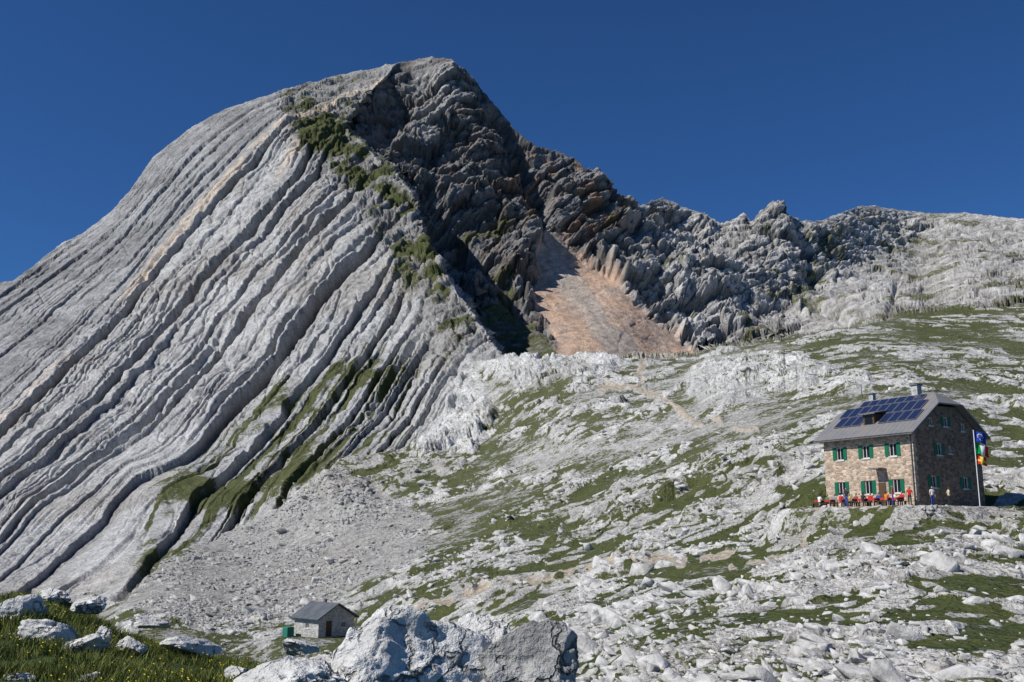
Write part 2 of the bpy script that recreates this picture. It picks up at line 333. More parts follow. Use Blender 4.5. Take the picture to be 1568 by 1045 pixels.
def addrows():
    top=Vt[-1]; out=top[:,:2]/np.linalg.norm(top[:,:2],axis=1)[:,None]
    bk=[]
    for t in [2,6,14,30,60,120,240,420,700]:
        r=top.copy(); r[:,:2]+=out*t; r[:,2]-=t*.62; bk.append(r)
    fr_=[]; b=Vt[0]
    for t in [1.0,.8,.6,.4,.2]:
        tgt=np.stack([b[:,0]*1.0,b[:,1]*0-60,b[:,2]*0-12],-1)
        fr_.append(b*(1-t)+tgt*t)
    return np.concatenate([np.array(fr_),Vt,np.array(bk)],0),5,9
V,nf,nb=addrows()
def padr(A): return np.concatenate([np.repeat(A[:1],nf,0),A,np.repeat(A[-1:],nb,0)],0)
col=padr(col);grassP=padr(grass);fbP=padr(farblend)

def fast(me,verts,faces):
    n=faces.shape[1]
    me.vertices.add(len(verts)); me.vertices.foreach_set('co',np.ascontiguousarray(verts,dtype=np.float32).ravel())
    me.loops.add(faces.size); me.loops.foreach_set('vertex_index',faces.astype(np.int32).ravel())
    me.polygons.add(len(faces)); me.polygons.foreach_set('loop_start',np.arange(0,faces.size,n,dtype=np.int32))
    me.update(calc_edges=True)
def gridmesh(name,V):
    R,Cc=V.shape[:2]
    me=bpy.data.meshes.new(name)
    idx=np.arange(R*Cc).reshape(R,Cc)
    q=np.stack([idx[:-1,:-1],idx[:-1,1:],idx[1:,1:],idx[1:,:-1]],-1).reshape(-1,4)
    fast(me,V.reshape(-1,3),q); return me
def setcol(me,name,c):
    a=me.color_attributes.new(name,'FLOAT_COLOR','POINT')
    c=c.reshape(-1,c.shape[-1]); 
    if c.shape[1]==3: c=np.concatenate([c,np.ones((len(c),1))],1)
    a.data.foreach_set('color',c.astype(np.float32).ravel())
def setf(me,name,f):
    a=me.attributes.new(name,'FLOAT','POINT'); a.data.foreach_set('value',f.astype(np.float32).ravel())
scene=bpy.context.scene
def addobj(name,me,mat=None,parent=None,smooth=False):
    o=bpy.data.objects.new(name,me); scene.collection.objects.link(o)
    if mat: me.materials.append(mat)
    if parent: o.parent=parent
    if smooth: me.polygons.foreach_set('use_smooth',np.ones(len(me.polygons),bool))
    return o

# ---------------- materials helpers ----------------
class NT:
    def __init__(s,name):
        s.m=bpy.data.materials.new(name); s.m.use_nodes=True; s.t=s.m.node_tree; s.t.nodes.clear()
        s.o=s.n('ShaderNodeOutputMaterial'); s.b=s.n('ShaderNodeBsdfPrincipled'); s.l(s.b.outputs[0],s.o.inputs[0])
        s.b.inputs['Roughness'].default_value=.9; s.b.inputs['Specular IOR Level'].default_value=.15
    def n(s,t,**k):
        x=s.t.nodes.new(t)
        for a,b in k.items(): setattr(x,a,b)
        return x
    def l(s,a,b): s.t.links.new(a,b)
    def noise(s,vec,scale,detail=4,rough=.6,dist=0):
        x=s.n('ShaderNodeTexNoise'); x.inputs['Scale'].default_value=scale; x.inputs['Detail'].default_value=detail
        x.inputs['Roughness'].default_value=rough; x.inputs['Distortion'].default_value=dist
        if vec: s.l(vec,x.inputs['Vector'])
        return x.outputs['Fac']
    def math(s,op,a,b=None,c=None,clamp=False):
        x=s.n('ShaderNodeMath',operation=op,use_clamp=clamp)
        for i,q in enumerate((a,b,c)):
            if q is None: continue
            if isinstance(q,(int,float)): x.inputs[i].default_value=q
            else: s.l(q,x.inputs[i])
        return x.outputs[0]
    def mapr(s,v,a,b,c,d):
        x=s.n('ShaderNodeMapRange'); s.l(v,x.inputs[0])
        for i,q in enumerate((a,b,c,d)): x.inputs[i+1].default_value=q
        return x.outputs[0]
    def mixc(s,f,a,b,bt='MIX'):
        x=s.n('ShaderNodeMix',data_type='RGBA',blend_type=bt)
        for i,q in ((0,f),(6,a),(7,b)):
            if isinstance(q,(int,float)): x.inputs[i].default_value=q
            elif isinstance(q,tuple): x.inputs[i].default_value=(*q,1)
            else: s.l(q,x.inputs[i])
        return x.outputs[2]
    def bump(s,h,strength,dist,norm=None):
        x=s.n('ShaderNodeBump'); x.inputs['Strength'].default_value=strength; x.inputs['Distance'].default_value=dist
        s.l(h,x.inputs['Height'])
        if norm: s.l(norm,x.inputs['Normal'])
        return x.outputs[0]
def simple(name,c,rough=.8,metal=0,noise=0.0,scale=5):
    m=NT(name); m.b.inputs['Roughness'].default_value=rough; m.b.inputs['Metallic'].default_value=metal
    if noise:
        tc=m.n('ShaderNodeTexCoord'); f=m.noise(tc.outputs['Object'],scale,5)
        k=m.mapr(f,.3,.7,1-noise,1+noise); cc=m.n('ShaderNodeVectorMath',operation='SCALE'); cc.inputs[0].default_value=c; m.l(k,cc.inputs['Scale']); m.l(cc.outputs[0],m.b.inputs['Base Color'])
    else: m.b.inputs['Base Color'].default_value=(*c,1)
    return m.m

def terrain_mat():
    m=NT('alpine_ground'); tc=m.n('ShaderNodeTexCoord').outputs['Object']
    ca=m.n('ShaderNodeAttribute',attribute_name='Col').outputs['Color']
    g=m.n('ShaderNodeAttribute',attribute_name='grass').outputs['Fac']
    fb=m.n('ShaderNodeAttribute',attribute_name='far').outputs['Fac']
    nz=m.noise(tc,1.1,5,.70); nf=m.noise(tc,.16,5,.70); ns=m.noise(tc,7,2,.7)
    k=m.math('ADD',m.mapr(nz,.3,.7,.52,1.38),m.mapr(nf,.3,.7,-.22,.22)); k=m.math('ADD',k,m.mapr(ns,.3,.7,-.14,.14))
    sc=m.n('ShaderNodeVectorMath',operation='SCALE'); m.l(ca,sc.inputs[0]); m.l(k,sc.inputs['Scale'])
    gn=m.math('ADD',g,m.math('MULTIPLY',m.math('SUBTRACT',nz,.5),1.5))
    gn=m.math('ADD',gn,m.math('MULTIPLY',m.math('SUBTRACT',nf,.5),1.4))
    gm=m.mapr(gn,.46,.60,0,1)
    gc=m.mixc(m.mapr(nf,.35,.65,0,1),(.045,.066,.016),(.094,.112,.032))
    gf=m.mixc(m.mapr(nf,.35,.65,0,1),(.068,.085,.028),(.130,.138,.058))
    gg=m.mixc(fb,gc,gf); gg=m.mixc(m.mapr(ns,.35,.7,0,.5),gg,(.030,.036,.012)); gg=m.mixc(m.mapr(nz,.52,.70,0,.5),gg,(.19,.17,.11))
    c=m.mixc(gm,sc.outputs[0],gg); m.l(c,m.b.inputs['Base Color'])
    hh=m.math('ADD',m.math('MULTIPLY',nf,2.6),m.math('ADD',m.math('MULTIPLY',nz,.75),m.math('MULTIPLY',ns,.06)))
    b=m.bump(hh,1.0,1.0)
    m.l(b,m.b.inputs['Normal']); return m.m
MT=terrain_mat()
me=gridmesh('mountain_terrain',V); setcol(me,'Col',col); setf(me,'grass',grassP); setf(me,'far',fbP)
ter=addobj('mountain_terrain',me,MT)
print('terrain',time.time()-T0)

# ---------------- rocks ----------------
def rock_mat(name,c=(.50,.50,.485),dark=.62,fine=True):
    m=NT(name); tc=m.n('ShaderNodeTexCoord').outputs['Object']
    n1=m.noise(tc,1.3,6,.65); n2_=m.noise(tc,9,5,.7); n3=m.noise(tc,.45,3,.6,1.0)
    c1=m.mixc(m.mapr(n1,.35,.58,0,1),tuple(x*dark for x in c),c)
    c1=m.mixc(m.mapr(n2_,.54,.74,0,.55),c1,tuple(x*.4 for x in c))
    c1=m.mixc(m.mapr(n3,.56,.68,0,.35),c1,(.36,.31,.23))
    if fine:
        vor=m.n('ShaderNodeTexVoronoi',feature='DISTANCE_TO_EDGE'); vor.inputs['Scale'].default_value=1.6
        wv=m.n('ShaderNodeVectorMath',operation='ADD'); m.l(tc,wv.inputs[0])
        nv=m.n('ShaderNodeTexNoise'); nv.inputs['Scale'].default_value=2.5; nv.inputs['Detail'].default_value=5; m.l(tc,nv.inputs['Vector']); m.l(nv.outputs['Color'],wv.inputs[1]); m.l(wv.outputs[0],vor.inputs['Vector'])
        crack=m.mapr(vor.outputs['Distance'],0,.05,0,1)
        ck=m.math('MULTIPLY',m.mapr(crack,0,1,1,0),m.mapr(n1,.42,.55,0,1))
        c1=m.mixc(m.math('MULTIPLY',ck,.75),c1,(.05,.05,.045))
        hh=m.math('ADD',m.math('MULTIPLY',n1,.24),m.math('ADD',m.math('MULTIPLY',n2_,.05),m.math('MULTIPLY',ck,-.06)))
    else: hh=m.math('MULTIPLY',n1,.2)
    m.l(c1,m.b.inputs['Base Color'])
    m.l(m.bump(hh,1.0,1.0),m.b.inputs['Normal']); return m.m
MR=rock_mat('limestone',(.70,.695,.67),.66); MRs=rock_mat('loose_limestone',(.58,.57,.55),.55,False); MRg=rock_mat('grey_scree',(.42,.41,.39),.65,False); MRshade=rock_mat('shaded_limestone',(.42,.415,.40),.45)  # last material: limestone darkened, a boulder's shaded side put into its colour
def ico(sub):
    bm=bmesh.new(); bmesh.ops.create_icosphere(bm,subdivisions=sub,radius=1)
    v=np.array([x.co for x in bm.verts]); f=np.array([[q.index for q in x.verts] for x in bm.faces]); bm.free(); return v,f
def rockshape(v,seed,cuts=11,amp=.08,fine=0,d0=.45,d1=.8):
    r=np.random.default_rng(seed); v=v.copy()
    for i in range(cuts):
        n=r.normal(size=3); n/=np.linalg.norm(n); d=r.uniform(d0,d1)
        t=v@n-d; v-=np.where(t>0,t,0)[:,None]*n
    nn=v/np.linalg.norm(v,axis=1)[:,None]
    k=fbm(v*1.7+seed,3)*amp
    if fine:
        q=v@np.array([.3,.1,.95]); k=k+fine*(ridged(v*3+seed,5,.6)-1)+fine*.6*fbm(v*13+seed,3)+fine*.9*saw(q*5+.8*pn(v*2),.25)
    return v+nn*k[:,None]
def hullrock(seed):
    r=np.random.default_rng(seed); n=r.integers(9,20)
    p=r.uniform(-1,1,(n,3)); p=p/np.maximum(np.abs(p).max(1),.01)[:,None]*r.uniform(.72,1,(n,1)); p[:,:2]*=r.uniform(.8,1)
    bm=bmesh.new()
    for q in p: bm.verts.new(q)
    res=bmesh.ops.convex_hull(bm,input=bm.verts[:])
    bmesh.ops.delete(bm,geom=[g for g in res['geom_interior'] if isinstance(g,bmesh.types.BMVert)],context='VERTS')
    bmesh.ops.bevel(bm,geom=bm.edges[:],offset=.05,segments=1,affect='EDGES')
    bmesh.ops.triangulate(bm,faces=bm.faces[:]); bm.verts.ensure_lookup_table(); bm.normal_update()
    for i,q in enumerate(bm.verts): q.index=i
    v=np.array([q.co for q in bm.verts]); f=np.array([[q.index for q in x.verts] for x in bm.faces]); bm.free(); return v,f
shapes=[hullrock(100+i) for i in range(24)]
def scatter(name,pos,size,mat,seed,embed=.25,flatz=.6,dip=-.35):
    r=np.random.default_rng(seed); n=len(pos); vs=[];fs=[];off=0
    for k in range(n):
        a=r.uniform(0,6.28); tl=r.normal(0,.22)
        sv,sf=shapes[r.integers(24)]
        s=sv*np.array([r.uniform(.8,1.7),r.uniform(.6,1.1),r.uniform(.35,.8)*flatz*1.5])*size[k]
        ca,sa=math.cos(a),math.sin(a); ct,st=math.cos(dip+tl),math.sin(dip+tl)
        x=s[:,0]*ca-s[:,1]*sa; y=s[:,0]*sa+s[:,1]*ca; z=s[:,2]
        x2=x*ct-z*st; z2=x*st+z*ct
        vs.append(np.stack([x2+pos[k,0],y+pos[k,1],z2+pos[k,2]+size[k]*(.25-embed)],-1)); fs.append(sf+off); off+=len(sv)
    me=bpy.data.meshes.new(name); fast(me,np.concatenate(vs),np.concatenate(fs))
    return addobj(name,me,mat)
Df=np.exp(LD)
wgt=(mmid*(1-ws)*(1-wf)*(1-path*.7)*(PY>560)*(PY<1108)).copy()
okcell=wgt*np.clip((outs*.6+.25)*(.5+n20),.03,1)
def pick(n,cond,seed):
    w=(okcell*cond).ravel().astype(float); w/=w.sum()
    r=np.random.default_rng(seed); i=r.choice(w.size,n,p=w)
    return Vt.reshape(-1,3)[i],Df.ravel()[i],r
pos,d_,r=pick(5200,(D<140)*(PX>820)*sstep(700,900,PY),1)
scatter('scattered_limestone_rocks',pos,np.clip(r.lognormal(-1.75,.75,len(pos)),.06,1.15)*np.clip(d_/60,.6,1.15),MRs,3,embed=.33)
pos,d_,r=pick(6500,(D<330)*(PX<1000)*(PY>700)*(.05+grey),2)
scatter('scree_boulders',pos,np.clip(r.lognormal(-1.1,.5,len(pos)),.2,1.9)*np.clip(d_/220,.5,1.1),MRg,4)
pos,d_,r=pick(3400,(D>100)*(D<330),5)
scatter('hillside_rocks',pos,np.clip(r.lognormal(-1.0,.55,len(pos)),.2,1.6),MRs,6,embed=.3)
print('rocks',time.time()-T0)

# ---------------- foreground knoll ----------------
kx=np.arange(-24,14,.085); ky=np.concatenate([np.arange(-6,4,.4),np.arange(4,34,.085)])
KX,KY=np.meshgrid(kx,ky)
crp=np.array([(-300,905),(-100,905),(0,912),(60,905),(120,915),(180,940),(220,962),(300,985),(380,1000),(460,1015),(560,1025),(700,1040),(850,1062),(950,1110),(1100,1200),(1300,1300)],float)
yc=17.0
cxk=(crp[:,0]-784)/F*yc*1.02
zc=W(crp[:,0],crp[:,1],yc)[:,2]
ZC=np.interp(KX*yc/np.clip(KY,8,40)*1.0,cxk,zc)
Z9=np.interp(KX,[-24,-6,-3,0,1.2,2.5,5,14],[-1.0,-1.3,-1.42,-1.55,-1.8,-2.8,-6,-12])
t=sstep(8.5,yc,KY)
KZ=Z9*(1-t)+ZC*t
KZ=KZ-np.maximum(KY-yc,0)*.55-np.maximum(KY-yc-6,0)*.6
KP=np.stack([KX,KY,KZ],-1)
kn=fbm(KP/2.2,4); kn2=fbm(KP/.5+8,3)
KP[...,2]+=.10*kn+.035*kn2
def grass_mat():
    m=NT('meadow'); tc=m.n('ShaderNodeTexCoord').outputs['Object']
    a=m.noise(tc,1.2,6,.65); b=m.noise(tc,14,4,.7)
    c=m.mixc(m.mapr(a,.35,.65,0,1),(.03,.05,.012),(.06,.085,.02)); c=m.mixc(m.mapr(b,.4,.7,0,.7),c,(.02,.025,.01))
    c=m.mixc(m.mapr(a,.62,.7,0,.7),c,(.16,.13,.09))
    m.l(c,m.b.inputs['Base Color']); m.l(m.bump(b,.8,.06),m.b.inputs['Normal']); return m.m
me=gridmesh('grassy_knoll',KP); addobj('grassy_knoll',me,grass_mat(),smooth=True)
def kz(x,y):
    ix=np.clip(np.searchsorted(kx,x),0,len(kx)-1); iy=np.clip(np.searchsorted(ky,y),0,len(ky)-1); return KP[iy,ix,2]
nbld=170000
r=np.random.default_rng(11)
by=r.uniform(6.5,20,nbld)**1; bx=r.uniform(-.62,.12,nbld)*by
bz=kz(bx,by); dens=fbm(np.stack([bx/1.1,by/1.1,bx*0],-1),3)
keep=dens>-.35; bx,by,bz,dens=bx[keep],by[keep],bz[keep],dens[keep]; nb_=len(bx)
hh=r.uniform(.04,.13,nb_)*(1+.9*np.clip(dens,-.5,1)); ang=r.uniform(0,6.28,nb_); wd=r.uniform(.005,.011,nb_)
ln=r.normal(0,.5,(nb_,2))*hh[:,None]
Bp=np.stack([bx,by,bz],-1); dx=np.stack([np.cos(ang)*wd,np.sin(ang)*wd,0*wd],-1)
bv=np.empty((nb_,3,3)); bv[:,0]=Bp-dx-[0,0,.02]; bv[:,1]=Bp+dx-[0,0,.02]; bv[:,2]=Bp; bv[:,2,:2]+=ln; bv[:,2,2]+=hh
me=bpy.data.meshes.new('meadow_grass'); fast(me,bv.reshape(-1,3),np.arange(nb_*3).reshape(-1,3))
gc=np.array([.10,.13,.03])*(r.uniform(.5,1.4,(nb_,1)))+np.array([.09,.06,.01])*(r.uniform(0,1,(nb_,1))**3)
setcol(me,'Col',np.repeat(gc[:,None],3,1))
m=NT('grass_blades'); m.l(m.n('ShaderNodeAttribute',attribute_name='Col').outputs['Color'],m.b.inputs['Base Color']); m.b.inputs['Roughness'].default_value=.6
addobj('meadow_grass',me,m.m)
nfw=300; fy=r.uniform(8,17,nfw); fx=r.uniform(-.56,-.15,nfw)*fy; fz=kz(fx,fy)+r.uniform(.08,.2,nfw)
fv=[];ff=[]
for k in range(nfw):
    o=len(fv); rr=r.uniform(.010,.019)
    for a in range(6): fv.append((fx[k]+rr*math.cos(a*1.047),fy[k]+rr*math.sin(a*1.047),fz[k]+.006*math.cos(a*3)))
    fv.append((fx[k],fy[k],fz[k]-.01))
    for a in range(6): ff.append((o+a,o+(a+1)%6,o+6))
me=bpy.data.meshes.new('yellow_wildflowers'); fast(me,np.array(fv),np.array(ff)); addobj('yellow_wildflowers',me,simple('yellow_petals',(.7,.55,.05)))
i6v,i6f=ico(6); i5v,i5f=ico(5)
def boulder(px,py,D,sx,sy,sz,seed,mat=MR,big=False,rot=0,tilt=0,amp=.1,cuts=12):
    v,f=(i6v,i6f) if big else (i5v,i5f)
    s=rockshape(v,seed,cuts,amp,.035)
    me=bpy.data.meshes.new('limestone_boulder'); fast(me,s*np.array([sx,sy,sz]),f)
    o=addobj('limestone_boulder',me,mat); o.location=W(px,py,D); o.rotation_euler=(0,tilt,rot); return o
boulder(590,1066,8.8,1.05,.7,.70,21,big=True,rot=.2,tilt=-.12,amp=.16)
boulder(450,1062,8.3,.55,.5,.30,25,big=True,rot=.8,tilt=-.1)
boulder(740,1050,9.3,.50,.5,.74,22,big=True,rot=.4)
boulder(815,1055,9.0,.62,.55,.60,23,mat=MRshade,big=True,rot=-.3,tilt=.15)
for (x,y,d,a,b,c,s) in [(25,940,13,.42,.4,.28,31),(65,972,12,.42,.35,.24,32),(132,990,11.5,.26,.25,.14,33),(140,928,15,.28,.3,.14,34),(82,912,16,.3,.3,.16,35),
  (205,992,13,.24,.2,.14,36),(295,993,14,.50,.3,.16,37),(30,1045,9.5,.24,.2,.12,38),(130,1045,9.5,.18,.2,.09,39),(365,1030,11,.15,.15,.09,40),(458,992,17,.4,.35,.16,41),
  (1068,1040,33,.75,.6,.35,42),(155,975,13,.2,.2,.16,44),(5,985,12,.2,.2,.12,45),(405,1045,10,.22,.2,.1,46),(230,955,18,.6,.4,.15,47)]:
    boulder(x,y,d,a,b,c,s,rot=s*1.3,tilt=-.15)
print('fore',time.time()-T0)

# ---------------- huts ----------------
def mesh_from(name,verts,faces,mat,parent=None,loc=None):
    me=bpy.data.meshes.new(name); me.from_pydata([tuple(map(float,v)) for v in verts],[],faces); me.update()
    o=addobj(name,me,mat,parent)
    if loc: o.location=loc
    return o
def boxv(x0,x1,y0,y1,z0,z1): return [(x0,y0,z0),(x1,y0,z0),(x1,y1,z0),(x0,y1,z0),(x0,y0,z1),(x1,y0,z1),(x1,y1,z1),(x0,y1,z1)]
BF=[(0,3,2,1),(4,5,6,7),(0,1,5,4),(1,2,6,5),(2,3,7,6),(3,0,4,7)]
def boxes(name,bs,mat,parent):
    v=[];f=[]
    for b in bs:
        o=len(v); v+=boxv(*b); f+=[tuple(i+o for i in q) for q in BF]
    return mesh_from(name,v,f,mat,parent)
def stone_mat(name,cols,mortar,scale=2.6):
    m=NT(name); tc=m.n('ShaderNodeTexCoord').outputs['Object']
    mp=m.n('ShaderNodeMapping'); mp.inputs['Scale'].default_value=(1,1,1.6); m.l(tc,mp.inputs[0])
    nv=m.n('ShaderNodeTexNoise'); nv.inputs['Scale'].default_value=1.5; m.l(tc,nv.inputs['Vector'])
    ad=m.n('ShaderNodeVectorMath',operation='MULTIPLY_ADD'); m.l(nv.outputs['Color'],ad.inputs[0]); ad.inputs[1].default_value=(.25,.25,.25); m.l(mp.outputs[0],ad.inputs[2])
    v=m.n('ShaderNodeTexVoronoi'); v.inputs['Scale'].default_value=scale; m.l(ad.outputs[0],v.inputs['Vector'])
    e=m.n('ShaderNodeTexVoronoi',feature='DISTANCE_TO_EDGE'); e.inputs['Scale'].default_value=scale; m.l(ad.outputs[0],e.inputs['Vector'])
    sp=m.n('ShaderNodeSeparateColor'); m.l(v.outputs['Color'],sp.inputs[0])
    rp=m.n('ShaderNodeValToRGB'); rp.color_ramp.interpolation='CONSTANT'
    els=rp.color_ramp.elements
    for i,c in enumerate(cols):
        el=els[i] if i<2 else els.new(i/len(cols)); el.position=i/len(cols); el.color=(*c,1)
    m.l(sp.outputs[0],rp.inputs[0])
    ek=m.mapr(e.outputs['Distance'],.03,.09,1,0)
    n=m.noise(tc,1.0,6); c=m.mixc(m.math('MULTIPLY',ek,.8),rp.outputs[0],mortar)
    c=m.mixc(m.mapr(n,.4,.7,0,.35),c,tuple(x*.55 for x in mortar)); m.l(c,m.b.inputs['Base Color'])
    m.l(m.bump(m.mapr(e.outputs['Distance'],0,.12,0,1),.7,.06),m.b.inputs['Normal']); return m.m
MW=stone_mat('rubble_stone_wall',[(.56,.43,.31),(.40,.29,.21),(.64,.52,.39),(.30,.22,.16),(.50,.39,.30)],(.64,.54,.42))
MWshade=stone_mat('rubble_stone_shaded_gable',[(.30,.195,.13),(.20,.135,.095),(.37,.255,.17),(.15,.11,.08),(.28,.20,.145)],(.30,.21,.15))  # same stone as the long wall, darkened to paint in the gable's shade
MG=stone_mat('grey_stone_wall',[(.46,.45,.42),(.34,.33,.31),(.54,.52,.49),(.38,.37,.34),(.58,.57,.53)],(.62,.61,.58),3.2)
Mgreen=simple('green_shutter_paint',(.012,.13,.07),.5); Mwhite=simple('white_trim',(.62,.6,.55),.7); Mglass=simple('window_glass',(.012,.016,.02),.15)
Mwood=simple('weathered_wood',(.10,.065,.04),.8,0,.3,8); Mdark=simple('dark_opening',(.01,.01,.01),.9)
def roof_mat(name,c1,c2,ax=1):
    m=NT(name); tc=m.n('ShaderNodeTexCoord').outputs['Object']
    sp=m.n('ShaderNodeSeparateXYZ'); m.l(tc,sp.inputs[0])
    fr_=m.math('FRACT',m.math('MULTIPLY',sp.outputs[ax],1.7)); seam=m.mapr(fr_,.0,.10,1,0)
    n=m.noise(tc,.9,6,.65); c=m.mixc(m.mapr(n,.38,.62,0,1),c1,c2); c=m.mixc(m.math('MULTIPLY',seam,.5),c,tuple(x*.4 for x in c1)); m.l(c,m.b.inputs['Base Color'])
    m.b.inputs['Roughness'].default_value=.55; m.l(m.bump(seam,.8,.05),m.b.inputs['Normal']); return m.m
Mroof=roof_mat('sheet_metal_roof',(.165,.17,.18),(.21,.195,.185)); Mroof2=roof_mat('grey_sheet_roof',(.085,.095,.11),(.13,.14,.15))
def prism(profile,y0,y1):
    n=len(profile); v=[(x,y0,z) for x,z in profile]+[(x,y1,z) for x,z in profile]
    f=[tuple(range(n)),tuple(range(2*n-1,n-1,-1))]+[(i,i+n,(i+1)%n+n,(i+1)%n) for i in range(n)]
    return v,f
def boolcut(o,cut):
    bm=bmesh.new(); bm.from_mesh(o.data); bmesh.ops.recalc_face_normals(bm,faces=bm.faces); bm.to_mesh(o.data); bm.free()
    md_=o.modifiers.new('b','BOOLEAN'); md_.object=cut; md_.operation='DIFFERENCE'; md_.solver='EXACT'
    dg=bpy.context.evaluated_depsgraph_get(); nm=bpy.data.meshes.new_from_object(o.evaluated_get(dg)); o.modifiers.clear(); o.data=nm
    bpy.data.objects.remove(cut)
def house(name,C0,ang,Wd,Ln,ze,zr,zh,wins_left,wins_gable,matL,matG,roofm,ov=.6,shutter=True,doors=()):
    E=bpy.data.objects.new(name,None); scene.collection.objects.link(E)
    slope=(zr-ze)/(Wd/2); u1=(zh-ze)/slope
    prof=[(0,-1.5),(Wd,-1.5),(Wd,ze),(Wd-u1,zh),(u1,zh),(0,ze)] if zh<zr-.01 else [(0,-1.5),(Wd,-1.5),(Wd,ze),(Wd/2,zr),(0,ze)]
    vv,f=prism(prof,0,Ln); walls=mesh_from('walls',vv,f,matL,E); 
    cuts=[]
    for (y,z,w,h) in wins_left: cuts.append((-.5,.22,y-w/2,y+w/2,z-h/2,z+h/2))
    for (x,z,w,h) in wins_gable: cuts.append((x-w/2,x+w/2,-.5,.22,z-h/2,z+h/2))
    for (x,z,w,h) in doors: cuts.append((x-w/2,x+w/2,-.5,.25,z-h/2,z+h/2))
    cut=mesh_from('cut',sum([boxv(*b) for b in cuts],[]),[tuple(i+8*k for i in q) for k in range(len(cuts)) for q in BF],Mdark)
    boolcut(walls,cut)
    me=walls.data; me.materials.clear(); me.materials.append(matL); me.materials.append(matG)
    for p in me.polygons: p.material_index=1 if (p.normal.y<-.5) else 0
    gl=[];fr_=[];sh=[];sl_=[]
    for (y,z,w,h) in wins_left:
        gl.append((.16,.20,y-w/2,y+w/2,z-h/2,z+h/2))
        fr_+= [(.10,.159,y-w/2,y-w/2+.07,z-h/2,z+h/2),(.10,.159,y+w/2-.07,y+w/2,z-h/2,z+h/2),(.10,.159,y-w/2+.07,y+w/2-.07,z+h/2-.07,z+h/2),(.10,.159,y-w/2+.07,y+w/2-.07,z-h/2,z-h/2+.07),(.10,.155,y-.03,y+.03,z-h/2+.07,z+h/2-.07)]
        sl_.append((-.07,.08,y-w/2-.08,y+w/2+.08,z-h/2-.12,z-h/2-.003))
        if shutter:
            sh+=[(-.055,-.005,y-w/2-w*.52,y-w/2-.02,z-h/2,z+h/2),(-.055,-.005,y+w/2+.02,y+w/2+w*.52,z-h/2,z+h/2)]
    for (x,z,w,h) in wins_gable:
        gl.append((x-w/2,x+w/2,.16,.20,z-h/2,z+h/2))
        fr_+= [(x-w/2,x-w/2+.07,.10,.159,z-h/2,z+h/2),(x+w/2-.07,x+w/2,.10,.159,z-h/2,z+h/2),(x-w/2+.07,x+w/2-.07,.10,.159,z+h/2-.07,z+h/2),(x-w/2+.07,x+w/2-.07,.10,.159,z-h/2,z-h/2+.07),(x-.03,x+.03,.10,.155,z-h/2+.07,z+h/2-.07)]
        sl_.append((x-w/2-.08,x+w/2+.08,-.07,.08,z-h/2-.12,z-h/2-.003))
        if shutter and w>.65: sh+=[(x-w/2-w*.52,x-w/2-.02,-.055,-.005,z-h/2,z+h/2),(x+w/2+.02,x+w/2+w*.52,-.055,-.005,z-h/2,z+h/2)]
    boxes('window_glass',gl,Mglass,E); boxes('window_frames',fr_,Mwhite,E); boxes('window_sills',sl_,Mwhite,E)
    if sh: boxes('shutters',sh,Mgreen,E)
    if doors: boxes('door',[(x-w/2,x+w/2,.15,.22,z-h/2,z+h/2) for x,z,w,h in doors],Mwood,E)
    t=.06; zo=ze-ov*slope+t; y0=-ov; y1=Ln+ov; R=Wd/2
    if zh<zr-.01:
        hy=(zr-zh)/slope*1.0-ov*.2
        V_=[(-ov,y0,zo),(-ov,y1,zo),(u1,y1,zh+t),(R,y1-hy-ov*.3,zr+t),(R,y0+hy,zr+t),(u1,y0,zh+t),(Wd+ov,y0,zo),(Wd+ov,y1,zo),(Wd-u1,y1,zh+t),(Wd-u1,y0,zh+t)]
        F_=[(0,5,4,3,2,1),(6,7,8,3,4,9),(5,9,4),(2,3,8)]
    else:
        V_=[(-ov,y0,zo),(-ov,y1,zo),(R,y1,zr+t),(R,y0,zr+t),(Wd+ov,y0,zo),(Wd+ov,y1,zo)]; F_=[(0,3,2,1),(4,5,2,3)]
    ro=mesh_from('roof',V_,F_,roofm,E); ms=ro.modifiers.new('s','SOLIDIFY'); ms.thickness=.16; ms.offset=1 
    E.location=C0; E.rotation_euler=(0,0,ang)
    return E,slope
H,slope=house('stone_mountain_refuge',Cn,A1,HW,HL,7.1,10.9,9.6,
   [(2.25,5.35,.85,1.25),(5.35,5.35,.85,1.25),(8.5,5.35,.85,1.25),(2.1,1.9,.85,1.3),(5.3,1.9,.85,1.3),(8.5,1.9,.85,1.3)],
   [(2.7,2.3,.85,1.1),(7.6,2.3,.85,1.1),(3.9,5.4,.8,1.1),(5.6,5.4,.5,.7),(2.9,8.0,.6,.75),(5.2,8.1,.7,.9),(7.9,7.7,.6,.75)],MW,MWshade,Mroof,.7)
boxes('corner_quoins',[(-.02,.35 if i%2 else .5,-.02,.5 if i%2 else .35,i*.42,i*.42+.38) for i in range(16)],MW,H)
def panel_mat():
    m=NT('solar_cells'); tc=m.n('ShaderNodeTexCoord').outputs['Object']
    sp=m.n('ShaderNodeSeparateXYZ'); m.l(tc,sp.inputs[0])
    a=m.math('FRACT',m.math('MULTIPLY',sp.outputs[1],6)); b=m.math('FRACT',m.math('MULTIPLY',sp.outputs[0],6))
    g=m.math('MAXIMUM',m.mapr(a,0,.1,1,0),m.mapr(b,0,.1,1,0))
    c=m.mixc(m.math('MULTIPLY',g,.5),(.012,.02,.06),(.10,.12,.18)); m.l(c,m.b.inputs['Base Color']); m.b.inputs['Roughness'].default_value=.2; m.b.inputs['Specular IOR Level'].default_value=.5
    return m.m
Mpan=panel_mat(); Mal=simple('aluminium_frame',(.35,.36,.38),.4,.6)
nrm=Vector((-slope,0,1)).normalized(); upv=Vector((1,0,slope)).normalized()
def on_roof(u,y,off): 
    return Vector((u,y,7.1+u*slope+.06))+nrm*(.16+off)
